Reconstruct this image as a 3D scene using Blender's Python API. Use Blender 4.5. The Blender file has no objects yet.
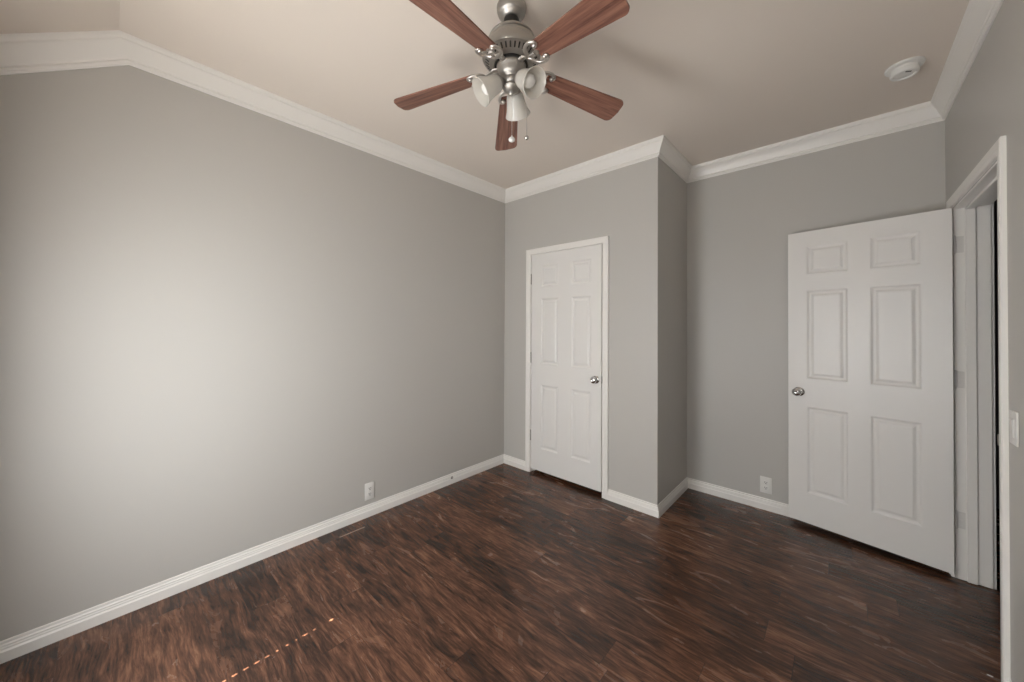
import bpy, bmesh, math, random
from math import pi, cos, sin, radians as R
from mathutils import Matrix, Vector

random.seed(7)
scene = bpy.context.scene
col = scene.collection

# ------------------------------------------------------------------ camera
F_PX, YAW, PIT, ROL = 364.078, 0.7490, 0.0096, 0.0055
CAM = Vector((2.4997, 0.0, 1.3706))
cam_d = bpy.data.cameras.new('camera')
cam = bpy.data.objects.new('camera', cam_d)
col.objects.link(cam)
_F = Vector((-sin(YAW), cos(YAW), 0)); _R = Vector((cos(YAW), sin(YAW), 0)); _U = Vector((0, 0, 1))
_F2 = _F * cos(PIT) + _U * sin(PIT); _U2 = _U * cos(PIT) - _F * sin(PIT)
_R3 = _R * cos(ROL) + _U2 * sin(ROL); _U3 = _U2 * cos(ROL) - _R * sin(ROL)
m = Matrix((_R3, _U3, -_F2)).transposed().to_4x4()
m.translation = CAM
cam.matrix_world = m
cam_d.sensor_width = 36.0
cam_d.lens = F_PX / 1024 * 36.0
cam_d.shift_x = (512 - 504.64) / 1024
cam_d.shift_y = -(341 - 322.26) / 1024
cam_d.clip_start = 0.01
scene.camera = cam

# ------------------------------------------------------------------ light
w = bpy.data.worlds.new('sky'); scene.world = w; w.use_nodes = True
bg = w.node_tree.nodes['Background']
bg.inputs[0].default_value = (0.62, 0.75, 1.0, 1)
bg.inputs[1].default_value = 0.8

sun_d = bpy.data.lights.new('sun', 'SUN')
sun_d.energy = 75.0
sun_d.angle = R(0.2)
sun_d.color = (1.0, 0.86, 0.70)
sun = bpy.data.objects.new('sun', sun_d); col.objects.link(sun)
SUN_EL = R(50)
sun.rotation_euler = (pi / 2 - SUN_EL, 0, 0)      # shines towards +Y and down
sun.location = (0.75, -4, 5)

def daylight(name, x, energy):
    """daylight at one blinded window, or fill at the added one"""
    d = bpy.data.lights.new(name, 'AREA')
    d.shape = 'RECTANGLE'; d.size = 0.54; d.size_y = 1.40
    d.energy = energy; d.color = (0.975, 0.99, 1.0)
    o = bpy.data.objects.new(name, d); col.objects.link(o)
    o.location = (x, -0.382, 1.08); o.rotation_euler = (pi / 2, 0, 0)      # faces +Y, into the room
daylight('daylight_or_fill', 1.01, 34.5)
daylight('daylight_or_fill', 2.12, 14.0)  # fill lamp at an added window, lifts the right wall and ceiling

vs = scene.view_settings
vs.view_transform = 'Standard'
try: vs.look = 'None'
except Exception: pass
vs.exposure = 0.0; vs.gamma = 1.0; vs.use_curve_mapping = False

scene.cycles.max_bounces = 14
scene.cycles.diffuse_bounces = 10
scene.cycles.use_denoising = True

# ------------------------------------------------------------------ room dimensions (metres)
H = 2.722                      # ceiling
YF, YC, YB = -0.385, 2.688, 3.358   # window wall, closet wall, back wall
XC, XR = 1.515, 2.947          # closet corner, doorway wall
YCR = 0.005                    # crease where the ceiling starts to slope
TH = math.atan(0.65)           # slope of that strip
ZF = H - (YCR - YF) * math.tan(TH)
T = 0.14                       # wall thickness

# ------------------------------------------------------------------ materials
def mat(name, color=(0.8, 0.8, 0.8), rough=0.5, metal=0.0, spec=0.5, bump=None, coat=0.0):
    mt = bpy.data.materials.new(name); mt.use_nodes = True
    nt = mt.node_tree; b = nt.nodes['Principled BSDF']
    b.inputs['Base Color'].default_value = (*color, 1)
    b.inputs['Roughness'].default_value = rough
    b.inputs['Metallic'].default_value = metal
    b.inputs['Specular IOR Level'].default_value = spec
    b.inputs['Coat Weight'].default_value = coat
    if bump:
        sc, st, dist = bump
        tc = nt.nodes.new('ShaderNodeNewGeometry')
        n = nt.nodes.new('ShaderNodeTexNoise'); n.inputs['Scale'].default_value = sc; n.inputs['Detail'].default_value = 3
        bp = nt.nodes.new('ShaderNodeBump'); bp.inputs['Strength'].default_value = st; bp.inputs['Distance'].default_value = dist
        nt.links.new(tc.outputs['Position'], n.inputs['Vector'])
        nt.links.new(n.outputs['Fac'], bp.inputs['Height']); nt.links.new(bp.outputs['Normal'], b.inputs['Normal'])
    return mt

M_WALL = mat('grey_wall_paint', (0.515, 0.500, 0.472), 0.42, spec=0.35, bump=(170, 0.12, 0.002))
M_CEIL = mat('tan_ceiling_paint', (0.76, 0.69, 0.622), 0.7, spec=0.2, bump=(150, 0.10, 0.002))
M_TRIM = mat('white_trim_paint', (0.835, 0.815, 0.780), 0.32, spec=0.45)
M_PLASTIC = mat('white_plastic', (0.76, 0.75, 0.72), 0.35)
M_SLOT = mat('dark_slot', (0.10, 0.095, 0.09), 0.6)
M_CHROME = mat('polished_chrome', (0.72, 0.71, 0.70), 0.08, 1.0)
M_NICKEL = mat('brushed_nickel', (0.43, 0.41, 0.38), 0.44, 1.0, bump=(420, 0.05, 0.001))
M_NICKEL_LIGHT = mat('satin_nickel', (0.62, 0.59, 0.56), 0.34, 1.0)
M_DARK = mat('dark_metal', (0.035, 0.033, 0.03), 0.45, 0.5)
M_HALL = mat('hall_wall_unlit', (0.14, 0.133, 0.125), 0.6)  # dark base colour stands in for the hall being unlit
M_FRAME = mat('white_vinyl', (0.75, 0.75, 0.74), 0.4)
M_BLIND = mat('white_blind', (0.78, 0.77, 0.74), 0.5)
M_BULB = mat('white_bulb', (0.82, 0.81, 0.78), 0.3)
M_HINGE = mat('painted_hinge', (0.70, 0.68, 0.65), 0.35, spec=0.5)
M_GROUND = mat('outdoor_ground', (0.25, 0.24, 0.2), 0.9)

def door_paint():
    mt = mat('white_door_paint', (0.78, 0.765, 0.74), 0.33, spec=0.45)
    nt = mt.node_tree; b = nt.nodes['Principled BSDF']
    tc = nt.nodes.new('ShaderNodeTexCoord')
    mp = nt.nodes.new('ShaderNodeMapping'); mp.inputs['Scale'].default_value = (22, 22, 2.2)
    n = nt.nodes.new('ShaderNodeTexNoise'); n.inputs['Scale'].default_value = 3.0; n.inputs['Detail'].default_value = 4
    n.inputs['Distortion'].default_value = 1.0
    wv = nt.nodes.new('ShaderNodeMath'); wv.operation = 'PINGPONG'; wv.inputs[1].default_value = 0.08
    bp = nt.nodes.new('ShaderNodeBump'); bp.inputs['Strength'].default_value = 0.16; bp.inputs['Distance'].default_value = 0.004
    L = nt.links.new
    L(tc.outputs['Object'], mp.inputs['Vector']); L(mp.outputs['Vector'], n.inputs['Vector'])
    L(n.outputs['Fac'], wv.inputs[0]); L(wv.outputs[0], bp.inputs['Height']); L(bp.outputs['Normal'], b.inputs['Normal'])
    return mt
M_DOOR = door_paint()

def shade_glass():
    mt = bpy.data.materials.new('frosted_glass'); mt.use_nodes = True
    nt = mt.node_tree; L = nt.links.new
    b = nt.nodes['Principled BSDF']; out = nt.nodes['Material Output']
    b.inputs['Base Color'].default_value = (0.82, 0.80, 0.76, 1); b.inputs['Roughness'].default_value = 0.22
    b.inputs['Coat Weight'].default_value = 0.5; b.inputs['Coat Roughness'].default_value = 0.08
    tr = nt.nodes.new('ShaderNodeBsdfTranslucent'); tr.inputs['Color'].default_value = (0.90, 0.88, 0.84, 1)
    tp = nt.nodes.new('ShaderNodeBsdfTransparent'); tp.inputs['Color'].default_value = (0.9, 0.9, 0.88, 1)
    tc = nt.nodes.new('ShaderNodeTexCoord')
    n = nt.nodes.new('ShaderNodeTexNoise'); n.inputs['Scale'].default_value = 22; n.inputs['Distortion'].default_value = 1.2
    rp = nt.nodes.new('ShaderNodeMapRange'); rp.inputs[3].default_value = 0.30; rp.inputs[4].default_value = 0.60
    mx = nt.nodes.new('ShaderNodeMixShader'); mx2 = nt.nodes.new('ShaderNodeMixShader'); mx2.inputs[0].default_value = 0.12
    L(tc.outputs['Object'], n.inputs['Vector']); L(n.outputs['Fac'], rp.inputs[0]); L(rp.outputs[0], mx.inputs[0])
    L(b.outputs[0], mx.inputs[1]); L(tr.outputs[0], mx.inputs[2])
    L(mx.outputs[0], mx2.inputs[1]); L(tp.outputs[0], mx2.inputs[2]); L(mx2.outputs[0], out.inputs['Surface'])
    return mt
M_SHADE = shade_glass()

def pane_glass():
    mt = bpy.data.materials.new('window_glass'); mt.use_nodes = True
    nt = mt.node_tree; out = nt.nodes['Material Output']; nt.nodes.remove(nt.nodes['Principled BSDF'])
    tp = nt.nodes.new('ShaderNodeBsdfTransparent'); gl = nt.nodes.new('ShaderNodeBsdfGlossy'); gl.inputs['Roughness'].default_value = 0.02
    mx = nt.nodes.new('ShaderNodeMixShader'); mx.inputs[0].default_value = 0.06
    nt.links.new(tp.outputs[0], mx.inputs[1]); nt.links.new(gl.outputs[0], mx.inputs[2]); nt.links.new(mx.outputs[0], out.inputs['Surface'])
    return mt
M_GLASS = pane_glass()

class N:
    """tiny node-graph helper"""
    def __init__(s, mt): s.nt = mt.node_tree
    def new(s, kind, **kw):
        n = s.nt.nodes.new(kind)
        for k, v in kw.items(): setattr(n, k, v)
        return n
    def link(s, a, b): s.nt.links.new(a, b)
    def math(s, op, a, b=None, c=None):
        n = s.new('ShaderNodeMath', operation=op)
        for i, v in enumerate((a, b, c)):
            if v is None: continue
            if isinstance(v, (int, float)): n.inputs[i].default_value = v
            else: s.link(v, n.inputs[i])
        return n.outputs[0]
    def ramp(s, fac, stops):
        n = s.new('ShaderNodeValToRGB'); cr = n.color_ramp
        while len(cr.elements) < len(stops): cr.elements.new(0.5)
        for e, (p, c) in zip(cr.elements, stops): e.position = p; e.color = (*c, 1)
        s.link(fac, n.inputs[0]); return n.outputs[0]
    def comb(s, x, y, z):
        n = s.new('ShaderNodeCombineXYZ')
        for i, v in enumerate((x, y, z)):
            if isinstance(v, (int, float)): n.inputs[i].default_value = v
            else: s.link(v, n.inputs[i])
        return n.outputs[0]
    def noise(s, vec, scale, detail=4, rough=0.55, dist=0.0):
        n = s.new('ShaderNodeTexNoise')
        n.inputs['Scale'].default_value = scale; n.inputs['Detail'].default_value = detail
        n.inputs['Roughness'].default_value = rough; n.inputs['Distortion'].default_value = dist
        s.link(vec, n.inputs['Vector']); return n.outputs['Fac']
    def mix(s, fac, a, b, blend='MIX'):
        n = s.new('ShaderNodeMix', data_type='RGBA', blend_type=blend)
        if isinstance(fac, (int, float)): n.inputs[0].default_value = fac
        else: s.link(fac, n.inputs[0])
        for i, v in ((6, a), (7, b)):
            if isinstance(v, tuple): n.inputs[i].default_value = (*v, 1)
            else: s.link(v, n.inputs[i])
        return n.outputs[2]

def floor_material():
    mt = mat('dark_hickory_planks', (0.1, 0.05, 0.03), 0.36, spec=0.42)
    g = N(mt); b = mt.node_tree.nodes['Principled BSDF']
    pos = g.new('ShaderNodeNewGeometry').outputs['Position']
    sp = g.new('ShaderNodeSeparateXYZ'); g.link(pos, sp.inputs[0])
    X, Y = sp.outputs[0], sp.outputs[1]
    PW, PL = 0.150, 1.22
    yr = g.math('DIVIDE', g.math('SUBTRACT', Y, 2.107), PW)
    row = g.math('FLOOR', yr); fy = g.math('FRACT', yr)
    wn = g.new('ShaderNodeTexWhiteNoise', noise_dimensions='1D'); g.link(row, wn.inputs['W'])
    xo = g.math('DIVIDE', g.math('ADD', X, g.math('MULTIPLY', wn.outputs['Value'], PL)), PL)
    idx = g.math('FLOOR', xo); fx = g.math('FRACT', xo)
    wn2 = g.new('ShaderNodeTexWhiteNoise', noise_dimensions='2D'); g.link(g.comb(row, idx, 0), wn2.inputs['Vector'])
    rnd = wn2.outputs['Value']
    off = g.math('MULTIPLY', rnd, 37.0)
    gx = g.math('ADD', g.math('MULTIPLY', X, 1.0), off)
    # swirling figure, streaky grain, fine pores and dark veins
    wob = g.noise(g.comb(g.math('MULTIPLY', gx, 2.6), g.math('MULTIPLY', Y, 7.0), off), 1.0, 3, 0.5, 0.0)
    yw_ = g.math('ADD', Y, g.math('MULTIPLY', wob, 0.07))
    v1 = g.comb(g.math('MULTIPLY', gx, 4.6), g.math('ADD', g.math('MULTIPLY', yw_, 42.0), off), off)
    n1 = g.noise(v1, 1.0, 8, 0.68, 0.7)
    v2 = g.comb(g.math('MULTIPLY', gx, 2.6), g.math('ADD', g.math('MULTIPLY', yw_, 8.5), off), off)
    n2 = g.noise(v2, 1.2, 5, 0.6, 1.0)
    v3 = g.comb(g.math('MULTIPLY', gx, 9.0), g.math('MULTIPLY', yw_, 95.0), off)
    n3 = g.noise(v3, 1.0, 3, 0.6, 0.3)
    f = g.math('ADD', g.math('ADD', g.math('MULTIPLY', n1, 0.44), g.math('MULTIPLY', n2, 0.38)), g.math('MULTIPLY', n3, 0.32))
    f = g.math('ADD', f, g.math('MULTIPLY', g.math('SUBTRACT', rnd, 0.5), 0.10))
    c = g.ramp(f, [(0.43, (0.021, 0.0115, 0.0085)), (0.51, (0.049, 0.0235, 0.0148)), (0.58, (0.096, 0.043, 0.0255)),
                   (0.65, (0.170, 0.078, 0.045)), (0.75, (0.30, 0.152, 0.089))])
    vein = g.math('ABSOLUTE', g.math('SUBTRACT', g.noise(g.comb(g.math('MULTIPLY', gx, 3.4), g.math('MULTIPLY', yw_, 20.0), g.math('ADD', off, 5.0)), 1.0, 4, 0.6, 1.2), 0.5))
    vm = g.new('ShaderNodeMapRange'); vm.inputs[1].default_value = 0.0; vm.inputs[2].default_value = 0.022; vm.inputs[3].default_value = 0.28; vm.inputs[4].default_value = 0.0
    g.link(vein, vm.inputs[0])
    c = g.mix(vm.outputs[0], c, (0.016, 0.010, 0.008))
    # thin dark seams and end joints
    e = PL * 0.0
    s1 = g.math('LESS_THAN', fx, 0.0022 / PL)
    s2 = g.math('LESS_THAN', fy, 0.0009 / PW)
    c = g.mix(g.math('MULTIPLY', s1, 0.75), c, (0.012, 0.008, 0.007))
    c = g.mix(g.math('MULTIPLY', s2, 0.45), c, (0.015, 0.010, 0.008))
    # a pale line at the end of the short cut plank beside the long wall
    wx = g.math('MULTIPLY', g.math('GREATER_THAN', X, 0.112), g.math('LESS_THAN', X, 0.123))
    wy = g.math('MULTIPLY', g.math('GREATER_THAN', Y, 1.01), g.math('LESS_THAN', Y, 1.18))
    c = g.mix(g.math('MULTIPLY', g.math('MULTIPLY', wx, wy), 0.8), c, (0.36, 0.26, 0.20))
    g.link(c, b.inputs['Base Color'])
    rr = g.new('ShaderNodeMapRange'); rr.inputs[3].default_value = 0.20; rr.inputs[4].default_value = 0.32
    g.link(n2, rr.inputs[0]); g.link(rr.outputs[0], b.inputs['Roughness'])
    bp = g.new('ShaderNodeBump'); bp.inputs['Strength'].default_value = 0.15; bp.inputs['Distance'].default_value = 0.003
    hgt = g.math('SUBTRACT', g.math('ADD', n1, g.math('MULTIPLY', n3, 0.35)), g.math('ADD', s1, s2))
    g.link(hgt, bp.inputs['Height']); g.link(bp.outputs['Normal'], b.inputs['Normal'])
    return mt
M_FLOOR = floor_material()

def blade_material():
    mt = mat('walnut_blade', (0.2, 0.08, 0.05), 0.38, spec=0.45)
    g = N(mt); b = mt.node_tree.nodes['Principled BSDF']
    oc = g.new('ShaderNodeTexCoord').outputs['Object']
    sp = g.new('ShaderNodeSeparateXYZ'); g.link(oc, sp.inputs[0])
    oi = g.new('ShaderNodeObjectInfo').outputs['Random']
    v = g.comb(g.math('ADD', g.math('MULTIPLY', sp.outputs[0], 3.5), g.math('MULTIPLY', oi, 20)), g.math('MULTIPLY', sp.outputs[1], 55.0), 0)
    n = g.noise(v, 1.0, 5, 0.6, 0.6)
    v2 = g.comb(g.math('MULTIPLY', sp.outputs[0], 10.0), g.math('MULTIPLY', sp.outputs[1], 260.0), oi)
    n2 = g.noise(v2, 1.0, 3, 0.5, 0.2)
    f = g.math('ADD', g.math('MULTIPLY', n, 0.8), g.math('MULTIPLY', n2, 0.25))
    c = g.ramp(f, [(0.36, (0.105, 0.042, 0.029)), (0.52, (0.205, 0.092, 0.064)), (0.68, (0.310, 0.155, 0.108))])
    g.link(c, b.inputs['Base Color'])
    return mt
M_BLADE = blade_material()

# ------------------------------------------------------------------ helpers
def obj(name, bm, material, parent=None, smooth=False, loc=None, rot=None):
    bmesh.ops.recalc_face_normals(bm, faces=bm.faces[:])
    me = bpy.data.meshes.new(name)
    bm.to_mesh(me); bm.free()
    mats = material if isinstance(material, (list, tuple)) else [material]
    for mm in mats: me.materials.append(mm)
    if smooth:
        for p in me.polygons: p.use_smooth = True
        try: me.set_sharp_from_angle(angle=R(smooth if smooth is not True else 40))
        except Exception: pass
    o = bpy.data.objects.new(name, me); col.objects.link(o)
    if parent: o.parent = parent
    if loc: o.location = loc
    if rot: o.rotation_euler = rot
    return o

def tag(o, label, cat, group=None, kind=None):
    o['label'] = label; o['category'] = cat
    if group: o['group'] = group
    if kind: o['kind'] = kind
    return o

def empty(name, loc, rz=0.0):
    o = bpy.data.objects.new(name, None); col.objects.link(o)
    o.location = loc; o.rotation_euler = (0, 0, rz); o.empty_display_size = 0.05
    return o

def struct(name, bm, material, label, cat, **kw):
    o = obj(name, bm, material, **kw)
    return tag(o, label, cat, kind='structure')

def box(bm, x0, x1, y0, y1, z0, z1, mi=0):
    vs_ = [bm.verts.new(p) for p in ((x0, y0, z0), (x1, y0, z0), (x1, y1, z0), (x0, y1, z0), (x0, y0, z1), (x1, y0, z1), (x1, y1, z1), (x0, y1, z1))]
    fs = []
    for f in ((0, 3, 2, 1), (4, 5, 6, 7), (0, 1, 5, 4), (1, 2, 6, 5), (2, 3, 7, 6), (3, 0, 4, 7)):
        fc = bm.faces.new([vs_[i] for i in f]); fc.material_index = mi; fs.append(fc)
    return fs

def bevel_box(bm, x0, x1, y0, y1, z0, z1, r=0.002, seg=2, mi=0):
    tmp = bmesh.new(); box(tmp, x0, x1, y0, y1, z0, z1)
    bmesh.ops.bevel(tmp, geom=tmp.edges[:] + tmp.verts[:], offset=r, segments=seg, affect='EDGES', profile=0.5)
    merge(bm, tmp, mi=mi)

def merge(bm, tmp, M=None, mi=0):
    mp = {}
    for v in tmp.verts: mp[v] = bm.verts.new(M @ v.co if M else v.co)
    for f in tmp.faces:
        nf = bm.faces.new([mp[v] for v in f.verts]); nf.material_index = mi if mi else f.material_index
    tmp.free()

def lathe(bm, prof, seg=40, M=None, mi=0, close=False):
    """prof: (r, z) from one end to the other around local z"""
    rings = []
    for r, z in prof:
        if r < 1e-5:
            p = Vector((0, 0, z)); rings.append([bm.verts.new(M @ p if M else p)])
        else:
            ring = []
            for i in range(seg):
                a = 2 * pi * i / seg; p = Vector((r * cos(a), r * sin(a), z)); ring.append(bm.verts.new(M @ p if M else p))
            rings.append(ring)
    for a, b in zip(rings[:-1], rings[1:]):
        for i in range(seg):
            j = (i + 1) % seg
            if len(a) == 1 and len(b) == 1: continue
            if len(a) == 1: q = (a[0], b[i], b[j])
            elif len(b) == 1: q = (a[i], b[0], a[j])
            else: q = (a[i], b[i], b[j], a[j])
            f = bm.faces.new(q); f.material_index = mi
    for ring in (rings[0], rings[-1]):
        if len(ring) > 1 and not close:
            f = bm.faces.new(ring); f.material_index = mi
    if close:
        a, b = rings[-1], rings[0]
        for i in range(seg):
            j = (i + 1) % seg
            bm.faces.new((a[i], b[i], b[j], a[j])).material_index = mi

def tube(bm, pts, rad, seg=8, flat=1.0, up=Vector((0, 0, 1)), cap=True):
    pts = [Vector(p) for p in pts]
    rads = rad if isinstance(rad, (list, tuple)) else [rad] * len(pts)
    rings = []
    for i, p in enumerate(pts):
        t = (pts[min(i + 1, len(pts) - 1)] - pts[max(i - 1, 0)]).normalized()
        s = t.cross(up)
        if s.length < 1e-4: s = t.cross(Vector((1, 0, 0)))
        s.normalize(); u = s.cross(t).normalized()
        rings.append([bm.verts.new(p + s * rads[i] * cos(2 * pi * k / seg) + u * rads[i] * flat * sin(2 * pi * k / seg)) for k in range(seg)])
    for a, b in zip(rings[:-1], rings[1:]):
        for i in range(seg):
            j = (i + 1) % seg; bm.faces.new((a[i], a[j], b[j], b[i]))
    if cap:
        bm.faces.new(rings[0]); bm.faces.new(rings[-1])

def ball(bm, c, r, seg=16, sz=1.0, M=None):
    prof = [(0 if k in (0, 8) else r * sin(pi * k / 8), -r * sz * cos(pi * k / 8)) for k in range(9)]
    Mx = Matrix.Translation(Vector(c))
    lathe(bm, prof, seg, M @ Mx if M else Mx)

def catmull(pts, n=6):
    pts = [Vector(p) for p in pts]; out = []
    P = [pts[0] * 2 - pts[1]] + pts + [pts[-1] * 2 - pts[-2]]
    for i in range(1, len(P) - 2):
        for k in range(n):
            t = k / n; a, b, c, d = P[i - 1:i + 3]
            out.append(0.5 * (2 * b + (c - a) * t + (2 * a - 5 * b + 4 * c - d) * t * t + (3 * b - a - 3 * c + d) * t ** 3))
    return out + [pts[-1]]

def loft(bm, rings, closed_profile=True, caps=True):
    """rings: lists of equal length of points; joins one to the next"""
    V = [[bm.verts.new(p) for p in r] for r in rings]
    n = len(V[0])
    for a, b in zip(V[:-1], V[1:]):
        for i in range(n if closed_profile else n - 1):
            j = (i + 1) % n; bm.faces.new((a[i], a[j], b[j], b[i]))
    if caps:
        bm.faces.new(V[0]); bm.faces.new(V[-1])

# ------------------------------------------------------------------ the room shell
HALL_X = 4.25; HY0, HY1 = 1.4, 4.6
DO0, DO1, DOT = 2.315, 3.165, 2.035      # doorway opening in the right wall (y0, y1, top)
CO0, CO1, COT = 0.336, 1.087, 2.045      # closet opening (x0, x1, top)
WINS = ((0.735, 1.285), (1.845, 2.395)); WZ0, WZ1 = 0.36, 1.80

bm = bmesh.new(); box(bm, -T, HALL_X + T, YF - T, HY1 + T, -0.10, 0.0)
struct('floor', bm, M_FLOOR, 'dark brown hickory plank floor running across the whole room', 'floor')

bm = bmesh.new()
yo = YF - T; zo = ZF - T * math.tan(TH)
prof = [(HY1 + T, H), (YCR, H), (yo, zo), (yo, zo + 0.15), (YCR, H + 0.15), (HY1 + T, H + 0.15)]
loft(bm, [[Vector((x, y, z)) for y, z in prof] for x in (-T, HALL_X + T)])
struct('ceiling', bm, M_CEIL, 'tan painted ceiling, flat with a sloped strip over the window side', 'ceiling')

bm = bmesh.new(); box(bm, -T, 0, YF - T, YB + T, 0, H + 0.05)
struct('wall_left', bm, M_WALL, 'long plain grey wall with the bright soft daylight patch', 'wall')
bm = bmesh.new(); box(bm, 0, XR, YB, YB + T, 0, H + 0.05)
struct('wall_back', bm, M_WALL, 'grey wall behind the open white door', 'wall')
bm = bmesh.new()
TR = 0.128
box(bm, XR, XR + TR, YF - T, DO0, 0, H + 0.05); box(bm, XR, XR + TR, DO1, HY1, 0, H + 0.05); box(bm, XR, XR + TR, DO0, DO1, DOT, H + 0.05)
struct('wall_right', bm, M_WALL, 'grey wall holding the doorway to the hall and the light switch', 'wall')
bm = bmesh.new()
box(bm, 0, CO0, YC, YC + 0.11, 0, H + 0.03); box(bm, CO1, XC, YC, YC + 0.11, 0, H + 0.03); box(bm, CO0, CO1, YC, YC + 0.11, COT, H + 0.03)
struct('wall_closet', bm, M_WALL, 'grey closet wall with the closed white door in it', 'wall')
bm = bmesh.new(); box(bm, XC - 0.11, XC, YC + 0.11, YB, 0, H + 0.03)
struct('wall_closet_side', bm, M_WALL, 'narrow shaded grey side wall of the closet corner', 'wall')
bm = bmesh.new()
y0, y1 = YF - T, YF
edges = [0.0] + [v for w_ in WINS for v in w_] + [XR]
for xa, xb in zip(edges[0::2], edges[1::2]): box(bm, xa, xb, y0, y1, 0, H)
for xa, xb in WINS: box(bm, xa, xb, y0, y1, 0, WZ0); box(bm, xa, xb, y0, y1, WZ1, H)
struct('wall_front', bm, M_WALL, 'grey window wall behind the camera', 'wall')

# hall beyond the doorway
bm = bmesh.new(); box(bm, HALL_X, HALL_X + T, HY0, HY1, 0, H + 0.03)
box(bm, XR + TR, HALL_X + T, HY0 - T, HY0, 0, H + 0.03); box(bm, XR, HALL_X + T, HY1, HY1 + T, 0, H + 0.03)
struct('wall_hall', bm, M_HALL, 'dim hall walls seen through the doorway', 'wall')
bm = bmesh.new(); box(bm, -20, 20, -24, YF - T, -0.6, -0.5)
struct('ground', bm, M_GROUND, 'ground outside the window', 'ground')

# ------------------------------------------------------------------ windows in the front wall
PHI = R(72); yb = YF - 0.036; ch = 0.025; hx = 0.755
lens = [.0085, .0, .0045, .0085, .0030, .0045, .0030, .0070, .0085, .0085, .0080, .0085, .0060, .0085, .0085]    # slot half-lengths from the top down
def slat(bm, zc, hl, sx0, sx1):
    """a tilted blind slat; hl > 0 leaves a cord slot in it"""
    d = Vector((0, cos(PHI), sin(PHI)))
    xs = [sx0, hx - 0.0034, hx + 0.0034, sx1]; us = [-ch, -hl, hl, ch]
    if hl <= 0: xs = [sx0, sx1]; us = [-ch, ch]
    for i in range(len(xs) - 1):
        for j in range(len(us) - 1):
            if hl > 0 and i == 1 and j == 1: continue
            bm.faces.new([bm.verts.new(Vector((xs[i + a], yb, zc)) + d * us[j + b]) for a, b in ((0, 0), (1, 0), (1, 1), (0, 1))])
def window(name, WX0, WX1, slots, label):
    bm = bmesh.new(); yw = YF - 0.095
    for (a, b, c, d) in ((WX0, WX0 + .012, WZ0, WZ1), (WX1 - .012, WX1, WZ0, WZ1), (WX0 + .012, WX1 - .012, WZ0, WZ0 + .05), (WX0 + .012, WX1 - .012, WZ1 - .04, WZ1)):
        box(bm, a, b, yw - 0.03, yw + 0.02, c, d)
    win = struct(name, bm, M_FRAME, label, 'window')
    bm = bmesh.new(); box(bm, WX0 + .01, WX1 - .01, yw - 0.008, yw - 0.003, WZ0 + .04, WZ1 - .03)
    obj('pane', bm, M_GLASS, win)
    bm = bmesh.new(); bevel_box(bm, WX0 - 0.05, WX1 + 0.05, YF - 0.072, YF + 0.03, WZ0 - 0.025, WZ0, 0.004)
    obj('window_sill', bm, M_FRAME, win)
    sx0, sx1 = WX0 + 0.002, WX1 - 0.002
    bm = bmesh.new(); z = WZ1 - 0.065; k = 0
    while z > WZ0 + 0.03:
        yfl = yb + z / math.tan(SUN_EL)             # where the sun through this slat lands
        lit = slots and yfl < 0.722
        slat(bm, z, lens[k % len(lens)] if lit else 0.0, sx0, sx1)
        z -= 0.0437; k += 1 if lit else 0
    obj('blind_slats', bm, M_BLIND, win)
    bm = bmesh.new(); bevel_box(bm, sx0, sx1, yb - 0.028, yb + 0.028, WZ1 - 0.045, WZ1 - 0.001, 0.003)
    obj('head_rail', bm, M_BLIND, win)
window('window_1', *WINS[0], True, 'white window with lowered blind nearest the long grey wall')
window('added_window', *WINS[1], False, 'added white window with lowered blind nearest the doorway wall')  # invented window out of view, goes with the fill lamp

# ------------------------------------------------------------------ crown moulding
CP = [(0, .114), (.007, .114), (.009, .108), (.015, .104), (.016, .098), (.012, .094), (.019, .090), (.024, .078), (.031, .062),
      (.040, .046), (.049, .034), (.053, .029), (.053, .022), (.060, .016), (.062, .010), (.062, 0), (0, 0)]
def corner(c, n1, n2):
    return lambda p, d: Vector((c[0] + p * (n1[0] + n2[0]), c[1] + p * (n1[1] + n2[1]), H - d))
def crown(name, nodes, label):
    bm = bmesh.new()
    loft(bm, [[f(p, d) for p, d in CP] for f in nodes])
    return struct(name, bm, M_TRIM, label, 'crown moulding', smooth=35)
nL, nC, nS, nB, nR = (1, 0), (0, -1), (1, 0), (0, -1), (-1, 0)
th2 = math.tan(TH / 2)
crease = lambda x, s: (lambda p, d: Vector((x + s * p, YCR + d * th2, H - d)))
def slope_end(x, s):
    def f(p, d):
        y = YF
        return Vector((x + s * p, y, ZF - d / cos(TH)))
    return f
crown('trim_1', [slope_end(0, 1), crease(0, 1), corner((0, YC), nL, nC)], 'white crown moulding along the long grey wall, bent down at its near end')
crown('trim_2', [corner((0, YC), nL, nC), corner((XC, YC), nC, nS)], 'white crown moulding above the closed closet door')
crown('trim_3', [corner((XC, YC), nC, nS), corner((XC, YB), nS, nB)], 'short white crown moulding on the closet side wall')
crown('trim_4', [corner((XC, YB), nS, nB), corner((XR, YB), nB, nR)], 'white crown moulding above the open door')
crown('trim_5', [corner((XR, YB), nB, nR), crease(XR, -1), slope_end(XR, -1)], 'white crown moulding above the doorway wall')
wf = lambda x: (lambda p, d: Vector((x, YF + p, ZF - d + 0.62 * p)))
crown('trim_6', [wf(0.0), wf(XR)], 'white crown moulding over the window wall')

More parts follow.
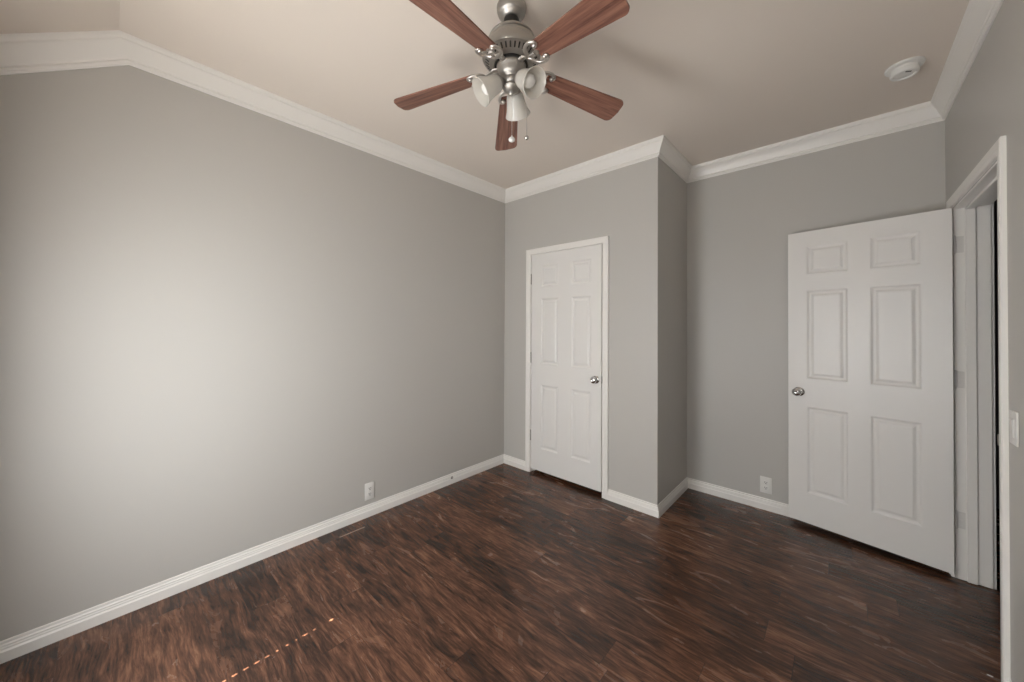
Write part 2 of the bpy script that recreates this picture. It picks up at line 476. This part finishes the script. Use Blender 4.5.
# ------------------------------------------------------------------ baseboards
BP = [(0, 0), (.017, 0), (.017, .043), (.0125, .050), (.0125, .056), (.0105, .060), (.0105, .066), (.0060, .071), (.0060, .079), (.0045, .083), (0, .083)]
def bcorner(c, n1, n2): return lambda p, z: Vector((c[0] + p * (n1[0] + n2[0]), c[1] + p * (n1[1] + n2[1]), z))
def bend(c, n): return lambda p, z: Vector((c[0] + p * n[0], c[1] + p * n[1], z))
def baseboard(name, runs, label):
    bm = bmesh.new()
    for nodes in runs: loft(bm, [[f(p, z) for p, z in BP] for f in nodes])
    return struct(name, bm, M_TRIM, label, 'baseboard')
CW = 0.052                                     # casing width
cx0, cx1 = CO0 + 0.005, CO1 - 0.005            # inner edges of the closet casing
dy0, dy1 = DO0 - 0.004, DO1 + 0.004            # inner edges of the doorway casing
baseboard('baseboard_left', [[bend((0, YF), nL), bcorner((0, YC), nL, nC)]], 'white baseboard along the long grey wall')
baseboard('baseboard_closet', [[bcorner((0, YC), nL, nC), bend((cx0 - CW, YC), nC)], [bend((cx1 + CW, YC), nC), bcorner((XC, YC), nC, nS)]], 'white baseboard on both sides of the closet door')
baseboard('baseboard_closet_side', [[bcorner((XC, YC), nC, nS), bcorner((XC, YB), nS, nB)]], 'short white baseboard on the closet side wall')
baseboard('baseboard_back', [[bcorner((XC, YB), nS, nB), bcorner((XR, YB), nB, nR)]], 'white baseboard on the wall behind the open door')
baseboard('baseboard_right', [[bcorner((XR, YB), nB, nR), bend((XR, dy1 + CW), nR)], [bend((XR, dy0 - CW), nR), bend((XR, YF), nR)]], 'white baseboard on the doorway wall')

# ------------------------------------------------------------------ door casings and jambs
KP = [(0, 0), (0, .010), (.004, .0125), (.020, .0125), (.024, .015), (.040, .0165), (.047, .0165), (CW, .013), (CW, 0)]
def casing(name, place, a0, a1, top, label):
    """place(a, z, t): a along the wall, z up, t out of the wall"""
    bm = bmesh.new()
    path = [lambda s, t: place(a0 - s, 0.0, t), lambda s, t: place(a0 - s, top + s, t), lambda s, t: place(a1 + s, top + s, t), lambda s, t: place(a1 + s, 0.0, t)]
    loft(bm, [[f(s, t) for s, t in KP] for f in path])
    return struct(name, bm, M_TRIM, label, 'door casing', smooth=30)
casing('trim_7', lambda a, z, t: Vector((a, YC - t, z)), cx0, cx1, COT - 0.005, 'white casing around the closed closet door')
casing('trim_8', lambda a, z, t: Vector((XR - t, a, z)), dy0, dy1, DOT + 0.004, 'white casing around the doorway to the hall')
casing('trim_9', lambda a, z, t: Vector((XR + TR + t, a, z)), dy0, dy1, DOT + 0.004, 'white casing on the hall side of the doorway')
# closet jamb with its stop
bm = bmesh.new()
box(bm, CO0, cx0, YC, YC + 0.11, 0, COT); box(bm, cx1, CO1, YC, YC + 0.11, 0, COT); box(bm, cx0, cx1, YC, YC + 0.11, COT - 0.005, COT)
box(bm, cx0, cx0 + .011, YC + .043, YC + .075, 0, COT - .005); box(bm, cx1 - .011, cx1, YC + .043, YC + .075, 0, COT - .005)
box(bm, cx0 + .011, cx1 - .011, YC + .043, YC + .075, COT - .016, COT - .005)
struct('trim_10', bm, M_TRIM, 'white jamb inside the closet door opening', 'door jamb')
# doorway jamb: rabbet, stop, hall side
JT = 0.0185
bm = bmesh.new()
j0, j1, jt = DO0 + 0.0, DO1 - 0.0, DOT
def jamb_box(xa, xb, proud):
    bevel_box(bm, xa, xb, j1 - proud, j1, 0.004, jt, 0.0012, 1)
    bevel_box(bm, xa, xb, j0, j0 + proud, 0.004, jt, 0.0012, 1)
    bevel_box(bm, xa, xb, j0 + proud, j1 - proud, jt - proud, jt, 0.0012, 1)
jamb_box(XR + 0.001, XR + 0.127, 0.008)
jamb_box(XR + 0.040, XR + 0.076, 0.019)
jb = struct('trim_11', bm, M_TRIM, 'white jamb and stop lining the doorway to the hall', 'door jamb')
# strike plate with a curved lip on the near jamb
bm = bmesh.new()
tube(bm, [(XR + 0.030, DO0 + 0.0095, 0.94), (XR + 0.012, DO0 + 0.0095, 0.94), (XR + 0.003, DO0 + 0.010, 0.94), (XR - 0.006, DO0 + 0.016, 0.94), (XR - 0.010, DO0 + 0.022, 0.94)], 0.022, 10, flat=0.08, up=Vector((0, 1, 0)))
obj('strike_plate', bm, M_NICKEL_LIGHT, jb, smooth=True)

# ------------------------------------------------------------------ six-panel doors
def door_leaf(wd, ht, t, cols, rows):
    bm = bmesh.new()
    xs = sorted({0.0, wd, *[v for c_ in cols for v in c_]}); zs = sorted({0.0, ht, *[v for r_ in rows for v in r_]})
    rings = [(0.0, 0.0), (0.004, 0.0015), (0.010, 0.0062), (0.016, 0.0078), (0.023, 0.0078), (0.036, 0.0022), (0.040, 0.0015)]
    grid = {}
    for side in (0, 1):
        Y = lambda dep: (dep if side == 0 else t - dep)
        V = {(i, j): bm.verts.new((x, Y(0), zz)) for i, x in enumerate(xs) for j, zz in enumerate(zs)}
        grid[side] = V
        for i in range(len(xs) - 1):
            for j in range(len(zs) - 1):
                q = [V[i, j], V[i + 1, j], V[i + 1, j + 1], V[i, j + 1]]
                pan = any(abs(xs[i] - c_[0]) < 1e-6 for c_ in cols) and any(abs(zs[j] - r_[0]) < 1e-6 for r_ in rows)
                if not pan: bm.faces.new(q); continue
                prev = q
                for ins, dep in rings[1:]:
                    cur = [bm.verts.new((xx, Y(dep), zz)) for xx, zz in ((xs[i] + ins, zs[j] + ins), (xs[i + 1] - ins, zs[j] + ins), (xs[i + 1] - ins, zs[j + 1] - ins), (xs[i] + ins, zs[j + 1] - ins))]
                    for k2 in range(4): bm.faces.new((prev[k2], prev[(k2 + 1) % 4], cur[(k2 + 1) % 4], cur[k2]))
                    prev = cur
                bm.faces.new(prev)
    nx, nz = len(xs) - 1, len(zs) - 1
    A, B = grid[0], grid[1]
    for i in range(nx):
        bm.faces.new((A[i, 0], A[i + 1, 0], B[i + 1, 0], B[i, 0])); bm.faces.new((A[i, nz], A[i + 1, nz], B[i + 1, nz], B[i, nz]))
    for j in range(nz):
        bm.faces.new((A[0, j], A[0, j + 1], B[0, j + 1], B[0, j])); bm.faces.new((A[nx, j], A[nx, j + 1], B[nx, j + 1], B[nx, j]))
    return bm
ROWS = [(0.205, 0.795), (0.985, 1.590), (1.700, 1.895)]
KNOB = [(0, -.0005), (.031, -.0005), (.032, .002), (.030, .005), (.022, .008), (.014, .010), (.0125, .014), (.0125, .024), (.016, .029), (.024, .034),
        (.0275, .041), (.0275, .047), (.024, .054), (.017, .0585), (.011, .0600), (.009, .0585), (.0, .0585)]
def knob_bm(prof=KNOB):
    bm = bmesh.new(); lathe(bm, prof, 32); return bm
def add_knob(parent, x, yface, zz, sgn):
    """sgn +1: knob points to local -Y"""
    rot = (pi / 2, 0, 0) if sgn > 0 else (-pi / 2, 0, 0)
    bm = bmesh.new(); lathe(bm, KNOB[:6] + [(0, .0085)], 32)
    rose = obj('rosette', bm, M_CHROME, None, smooth=40)
    bm = bmesh.new(); lathe(bm, [(0, .009)] + KNOB[5:], 32)
    kb = obj('door_knob', bm, M_CHROME, parent, smooth=40, loc=(x, yface, zz), rot=rot)
    kb['label'] = 'chrome door knob'
    rose.parent = kb
def hinge_bm(leaf_w, knr=0.0065, h=0.09):
    bm = bmesh.new()
    for k2 in range(5):
        z0_ = -h / 2 + k2 * h / 5
        lathe(bm, [(0, z0_ + .0006), (knr, z0_ + .0006), (knr, z0_ + h / 5 - .0006), (0, z0_ + h / 5 - .0006)], 14)
    ball(bm, (0, 0, h / 2 + .001), 0.0055); ball(bm, (0, 0, -h / 2 - .001), 0.0055)
    return bm

# closed closet door
D1 = 0.723
door1 = empty('door_1', (0.344, YC + 0.004, 0.034)); tag(door1, 'closed white six-panel closet door in the closet wall', 'door', kind='structure')
leaf = obj('door_leaf', door_leaf(D1, 2.004, 0.035, [(.112, .302), (.438, .628)], ROWS), M_DOOR, door1)
add_knob(door1, D1 - 0.048, 0.0, 0.900, +1)
for zz in (1.778, 1.040, 0.312):
    obj('hinge', hinge_bm(0.02), M_NICKEL, door1, smooth=40, loc=(-0.002, -0.0065, zz))
bm = bmesh.new(); box(bm, D1, D1 + 0.0012, 0.006, 0.028, 0.873, 0.930)
obj('latch', bm, M_DARK, door1)

# open door swung back to the wall
hx_, hy_ = 2.938, 3.122
D2 = 0.738
ang = math.atan2(3.265 - hy_, 2.216 - hx_)
door2 = empty('door_2', (hx_, hy_, 0.034), ang); tag(door2, 'open white six-panel door swung back beside the doorway', 'door', kind='structure')
leaf = obj('door_leaf', door_leaf(D2, 1.996, 0.035, [(.112, .322), (.424, .634)], ROWS), M_DOOR, door2)
leaf.location = (0, -0.035, 0)
add_knob(door2, D2 - 0.060, 0.0, 0.891, -1)
bm = bmesh.new(); box(bm, D2, D2 + 0.0012, -0.029, -0.006, 0.873, 0.930)
obj('latch', bm, M_NICKEL_LIGHT, door2)
for zz in (1.796, 1.056, 0.292):
    hg = obj('hinge', hinge_bm(0.03), M_HINGE, door2, smooth=40, loc=(-0.006, -0.0305, zz))
    bm = bmesh.new(); bevel_box(bm, 0.006, 0.040, -0.0012, 0.0012, -0.045, 0.045, 0.0005, 1)
    for sz in (-0.03, 0.0, 0.03):
        lathe(bm, [(0, -.0002), (.0035, -.0002), (.0025, .0012), (0, .0012)], 10, Matrix.Translation((0.026, -0.0012, sz)) @ Matrix.Rotation(pi / 2, 4, 'X'))
    lf = obj('hinge_plate', bm, M_HINGE, hg)
    # screwed to the jamb face
    Minv = (Matrix.Translation((hx_, hy_, 0.034)) @ Matrix.Rotation(ang, 4, 'Z') @ Matrix.Translation((-0.006, -0.0305, zz))).inverted()
    lf.matrix_local = Minv @ Matrix.Translation((XR - 0.004, DO1 - 0.0092, 0.034 + zz))

# ------------------------------------------------------------------ outlets, switch, smoke detector
def outlet(name, loc, rz, label):
    root = empty(name, loc, rz); tag(root, label, 'outlet', 'wall outlets')
    bm = bmesh.new(); bevel_box(bm, -.036, .036, -.0065, -.0004, -.060, .060, 0.0025, 2)
    obj('face_plate', bm, M_PLASTIC, root, smooth=30)
    for s in (-1, 1):
        bm = bmesh.new()
        tmp = bmesh.new(); lathe(tmp, [(0, 0), (.0172, 0), (.0172, .0018), (.016, .0026), (0, .0026)], 28)
        for v in tmp.verts: v.co.y = max(-.0142, min(.0142, v.co.y))
        merge(bm, tmp, Matrix.Translation((0, -.0062, s * .0195)) @ Matrix.Rotation(pi / 2, 4, 'X'))
        for (sx, hh) in ((-.0063, .0042), (.0063, .0036)):
            box(bm, sx - .0019, sx + .0019, -.0096, -.0080, s * .0195 + .003 - hh, s * .0195 + .003 + hh, 1)
        lathe(bm, [(0, 0), (.0034, 0), (.0034, .0016), (0, .0016)], 12, Matrix.Translation((0, -.0080, s * .0195 - .0075)) @ Matrix.Rotation(pi / 2, 4, 'X'), mi=1)
        obj('receptacle', bm, [M_PLASTIC, M_SLOT], root)
    bm = bmesh.new(); lathe(bm, [(0, 0), (.0032, 0), (.0022, .0013), (0, .0015)], 14, Matrix.Translation((0, -.0062, 0)) @ Matrix.Rotation(pi / 2, 4, 'X'))
    obj('screw', bm, M_PLASTIC, root)
    return root
outlet('wall_outlet', (0, 1.269, 0.178), pi / 2, 'white double outlet low on the long grey wall, above its baseboard')
outlet('wall_outlet', (2.072, YB, 0.184), 0, 'white double outlet on the back wall just beside the open door')

sw = empty('light_switch', (XR, 2.183, 1.018), -pi / 2)
tag(sw, 'white light switch on the grey wall beside the doorway casing', 'light switch')
bm = bmesh.new(); bevel_box(bm, -.037, .037, -.0065, -.0004, -.060, .060, 0.0025, 2)
obj('face_plate', bm, M_PLASTIC, sw, smooth=30)
bm = bmesh.new(); bevel_box(bm, -.0168, .0168, -.0085, -.006, -.0335, .0335, 0.001, 1)
tmp = bmesh.new(); bevel_box(tmp, -.0145, .0145, -.0022, 0, -.0310, .0310, 0.0008, 1)
merge(bm, tmp, Matrix.Translation((0, -.0082, 0)) @ Matrix.Rotation(R(2), 4, 'X'))
obj('rocker', bm, M_PLASTIC, sw)
for s in (-1, 1):
    bm = bmesh.new(); lathe(bm, [(0, 0), (.0032, 0), (.0022, .0013), (0, .0015)], 14, Matrix.Translation((0, -.0062, s * .048)) @ Matrix.Rotation(pi / 2, 4, 'X'))
    obj('screw', bm, M_PLASTIC, sw)

sd = empty('smoke_detector', (2.735, 2.768, H))
tag(sd, 'round white smoke detector on the ceiling near the doorway corner', 'smoke detector')
bm = bmesh.new(); lathe(bm, [(0, 0), (.072, 0), (.073, -.004), (.070, -.010), (.062, -.013), (0, -.013)], 48)
obj('base_plate', bm, M_PLASTIC, sd, smooth=35)
bm = bmesh.new(); lathe(bm, [(0, -.012), (.050, -.012), (.050, -.018), (.049, -.024), (.053, -.027), (.054, -.038), (.051, -.045), (.045, -.048), (.041, -.046), (.039, -.041), (.028, -.0435), (0, -.045)], 48)
sdc = obj('cover', bm, M_PLASTIC, sd, smooth=35)
bm = bmesh.new(); bevel_box(bm, -.013, .013, -.004, .004, -.0455, -.042, 0.001, 1)
obj('test_button', bm, M_SLOT, sdc, loc=(0.012, -0.022, 0), rot=(0, 0, R(35)))

# small fitting on the long baseboard, pale scrap in the doorway
bm = bmesh.new()
lathe(bm, [(0, 0), (.013, 0), (.013, .003), (.008, .006), (.006, .009), (0, .009)], 18, Matrix.Translation((.0128, 2.015, .052)) @ Matrix.Rotation(pi / 2, 4, 'Y'))
tag(obj('door_stop', bm, M_NICKEL, smooth=40), 'small round grey stop base fixed to the long white baseboard', 'door stop')
bm = bmesh.new()
pts = [(0, 0), (.010, -.002), (.015, .002), (.013, .005), (.006, .006), (-.001, .004)]
loft(bm, [[Vector((2.914 + x, 2.368 + y, zz)) for x, y in pts] for zz in (0.0002, 0.0016)])
tag(obj('paint_chip', bm, M_PLASTIC), 'tiny pale paint chip on the floor at the foot of the doorway casing', 'paint chip')

# ------------------------------------------------------------------ ceiling fan
FX, FY = 1.4735, 1.1358
fan = empty('ceiling_fan', (FX, FY, H))
tag(fan, 'brushed nickel ceiling fan with five brown wooden blades and three frosted glass lights', 'ceiling fan')
zl = lambda z: z - H
def fan_lathe(name, prof, material, parent=fan, seg=56, smooth=38):
    bm = bmesh.new(); lathe(bm, [(r, zl(z)) for r, z in prof], seg); return obj(name, bm, material, parent, smooth=smooth)
fan_lathe('canopy', [(0, H - .0005), (.062, H - .0005), (.063, 2.716), (.062, 2.704), (.057, 2.690), (.053, 2.685), (.051, 2.684), (.049, 2.681), (.043, 2.674), (.037, 2.669), (.033, 2.667), (0, 2.667)], M_NICKEL)
fan_lathe('downrod', [(0, 2.672), (.028, 2.672), (.032, 2.664), (.033, 2.645), (.029, 2.630), (.026, 2.612), (0, 2.612)], M_DARK)
mh = fan_lathe('motor_housing', [(0, 2.608), (.040, 2.608), (.054, 2.606), (.070, 2.601), (.086, 2.593), (.095, 2.584), (.097, 2.577), (.090, 2.573), (.090, 2.569), (.099, 2.567),
            (.101, 2.562), (.100, 2.556), (.106, 2.550), (.116, 2.536), (.122, 2.522), (.124, 2.512), (.123, 2.503), (.119, 2.497), (.114, 2.496), (.090, 2.476), (.084, 2.475), (.074, 2.471), (.071, 2.472), (0, 2.472)], M_NICKEL)
bm = bmesh.new()                              # ring of vent slots on the lower cone
for k in range(36):
    a = 2 * pi * k / 36
    tmp = bmesh.new(); bevel_box(tmp, -.0105, .0105, -.0032, .0032, -.0012, .0012, .0008, 1)
    sl = math.atan2(2.496 - 2.476, .114 - .090)
    merge(bm, tmp, Matrix.Rotation(a, 4, 'Z') @ Matrix.Translation((.1020, 0, zl(2.4856))) @ Matrix.Rotation(-sl, 4, 'Y'))
obj('vent_slots', bm, M_DARK, mh)
fan_lathe('flywheel', [(0, 2.474), (.070, 2.474), (.070, 2.468), (.064, 2.467), (0, 2.467)], M_DARK)
fan_lathe('switch_housing', [(0, 2.470), (.060, 2.470), (.062, 2.466), (.061, 2.458), (.056, 2.450), (.054, 2.444), (.051, 2.432), (.044, 2.421), (.036, 2.417), (.034, 2.413), (.036, 2.406), (.034, 2.397), (.028, 2.390), (0, 2.390)], M_NICKEL)
fan_lathe('light_fitter', [(0, 2.392), (.022, 2.392), (.026, 2.388), (.034, 2.384), (.036, 2.376), (.032, 2.368), (.020, 2.360), (.013, 2.356), (.011, 2.350), (.006, 2.344), (0, 2.343)], M_NICKEL)

# blades: drooping slightly outward and pitched
PITCH, DROOP = R(-12.1), math.atan(0.0506 / 0.3486)
RR = 0.1805
def blade_frame(u, v, h):
    """blade-local to fan-local: u from the root circle outward, v across, h up"""
    p = Vector((u - RR, v, h))
    p.rotate(Matrix.Rotation(PITCH, 3, 'X')); p.rotate(Matrix.Rotation(DROOP, 3, 'Y'))
    return Vector((RR, 0, zl(2.4384))) + p
def blade_bm():
    bm = bmesh.new()
    u0, u1, w0, w1 = 0.158, 0.546, 0.043, 0.0625
    out = []
    def arc(cx_, cy_, r_, a0, a1, n=6):
        for k in range(n + 1):
            a = R(a0 + (a1 - a0) * k / n); out.append((cx_ + r_ * cos(a), cy_ + r_ * sin(a)))
    arc(u0 + .012, -w0 + .012, .012, 180, 270)
    ra = 0.026
    arc(u1 - ra - .004, -w1 + ra, ra, 272, 345)
    out.append((u1, 0.0))
    arc(u1 - ra - .004, w1 - ra, ra, 15, 88)
    arc(u0 + .012, w0 - .012, .012, 90, 180)
    loft(bm, [[blade_frame(u, v, h) for u, v in out] for h in (-.003, .003)])
    return bm
def iron_bm():
    bm = bmesh.new()
    hb = -0.008
    # stem from the flywheel
    stem = catmull([(.060, 0, zl(2.462)), (.080, 0, zl(2.461)), (.100, 0, zl(2.450)), tuple(blade_frame(.128, 0, hb - .001)), tuple(blade_frame(.150, 0, hb))], 5)
    tube(bm, stem, [.013] * 6 + [.010] * (len(stem) - 6), 10, flat=0.5)
    for s in (-1, 1):
        path = [(.108, s * .003), (.117, s * .014), (.122, s * .028), (.132, s * .040), (.148, s * .0475), (.166, s * .0490), (.181, s * .0425), (.185, s * .032), (.178, s * .026)]
        pts = catmull([tuple(blade_frame(u, v, hb)) for u, v in path], 6)
        n = len(pts)
        tube(bm, pts, [.0088 - .0022 * k / n for k in range(n)], 10, flat=0.75)
        ball(bm, blade_frame(.176, s * .0300, hb - .001), .0105, 14)
    # flat tongue screwed under the blade root
    loft(bm, [[blade_frame(u, v, h) for u, v in ((.140, -.008), (.158, -.011), (.166, -.006), (.168, 0), (.166, .006), (.158, .011), (.140, .008))] for h in (-.0065, -.0032)])
    return bm
AZ0 = 63.1
blade = obj('blade', blade_bm(), M_BLADE, fan, rot=(0, 0, R(AZ0)))
iron = obj('blade_iron', iron_bm(), M_NICKEL_LIGHT, fan, smooth=50, rot=(0, 0, R(AZ0)))
for k in range(1, 5):
    for src in (blade, iron):
        c = src.copy(); col.objects.link(c); c.parent = fan; c.rotation_euler = (0, R(1.3) if k == 1 else 0, R(AZ0 + 72 * k))    # one blade sags a little more

# three lamps: arm, holder, bell shade, bulb
SH_TILT = R(36)
ARM_Z = 2.378
def lamp_matrix():
    # local z axis points out of the shade's mouth
    nk = Vector((.052, 0, zl(2.394)))
    ax = Vector((cos(SH_TILT), 0, -sin(SH_TILT)))
    q = Vector((0, 0, 1)).rotation_difference(ax)
    return Matrix.Translation(nk) @ q.to_matrix().to_4x4()
LM = lamp_matrix()
def shade_bm():
    bm = bmesh.new()
    outer = [(.0255, .003), (.0310, .007), (.0355, .016), (.0385, .030), (.0410, .046), (.0445, .062), (.0490, .078), (.0550, .092), (.0575, .098)]
    inner = [(r - .003, z_) for r, z_ in outer[::-1]]
    inner[0] = (.0560, .0995)
    lathe(bm, outer + inner, 40, LM, close=True)
    return bm
shade = obj('glass_shade', shade_bm(), M_SHADE, fan, smooth=60)
bm = bmesh.new()
lathe(bm, [(0, -.020), (.010, -.020), (.015, -.014), (.018, -.008), (.027, -.003), (.0285, .002), (.0285, .012), (.0265, .014), (.0255, .010), (.022, .004), (0, .004)], 32, LM)
tube(bm, catmull([(.020, 0, zl(2.376)), (.030, 0, zl(2.385)), tuple(LM @ Vector((0, 0, -.012)))], 5), .0075, 10)
holder = obj('lamp_holder', bm, M_NICKEL, fan, smooth=40)
bm = bmesh.new()
lathe(bm, [(0, .004), (.013, .004), (.013, .022), (.016, .030), (.024, .044), (.0275, .056), (.026, .068), (.019, .078), (.009, .083), (0, .084)], 28, LM)
bulb = obj('bulb', bm, M_BULB, fan, smooth=50)
for i, az in enumerate((238, 358, 118)):
    for src in (shade, holder, bulb):
        c = src
        if i > 0:
            c = src.copy(); col.objects.link(c); c.parent = fan
        c.rotation_euler = (0, 0, R(az))

# pull chains
def chain_bm(top, bot):
    bm = bmesh.new()
    x, y, z0_ = top; n = int((z0_ - bot) / .0048)
    tube(bm, [(x, y, z0_), (x, y, bot)], .0007, 6)
    for k in range(n): ball(bm, (x, y, z0_ - (k + .5) * .0048), .0016, 6)
    return bm
rd = Vector((cos(YAW), sin(YAW), 0)); nd = Vector((sin(YAW), -cos(YAW), 0))
p1 = nd * 0.020 + rd * 0.004; p2 = rd * 0.066 + nd * 0.014
ch1 = obj('pull_chain', chain_bm((p1.x, p1.y, zl(2.365)), zl(2.158)), M_NICKEL_LIGHT, fan)
bm = bmesh.new(); lathe(bm, [(0, .012), (.003, .011), (.004, .006), (.010, .002), (.0135, -.004), (.0125, -.010), (.007, -.014), (0, -.015)], 20, Matrix.Translation((p1.x, p1.y, zl(2.152))))
pk = obj('pull_knob', bm, M_PLASTIC, ch1, smooth=45); pk['label'] = 'white pull knob'
ch2 = obj('pull_chain', chain_bm((p2.x, p2.y, zl(2.425)), zl(2.164)), M_NICKEL_LIGHT, fan)
bm = bmesh.new(); ball(bm, (p2.x, p2.y, zl(2.158)), .0095, 20)
obj('pull_knob', bm, M_CHROME, ch2, smooth=60)
bm = bmesh.new(); tube(bm, [tuple(p2 * 0.6 + Vector((0, 0, zl(2.432)))), tuple(p2 * 0.9 + Vector((0, 0, zl(2.432)))), tuple(p2 + Vector((0, 0, zl(2.422))))], .004, 8)
obj('chain_guide', bm, M_NICKEL, ch2, smooth=True)
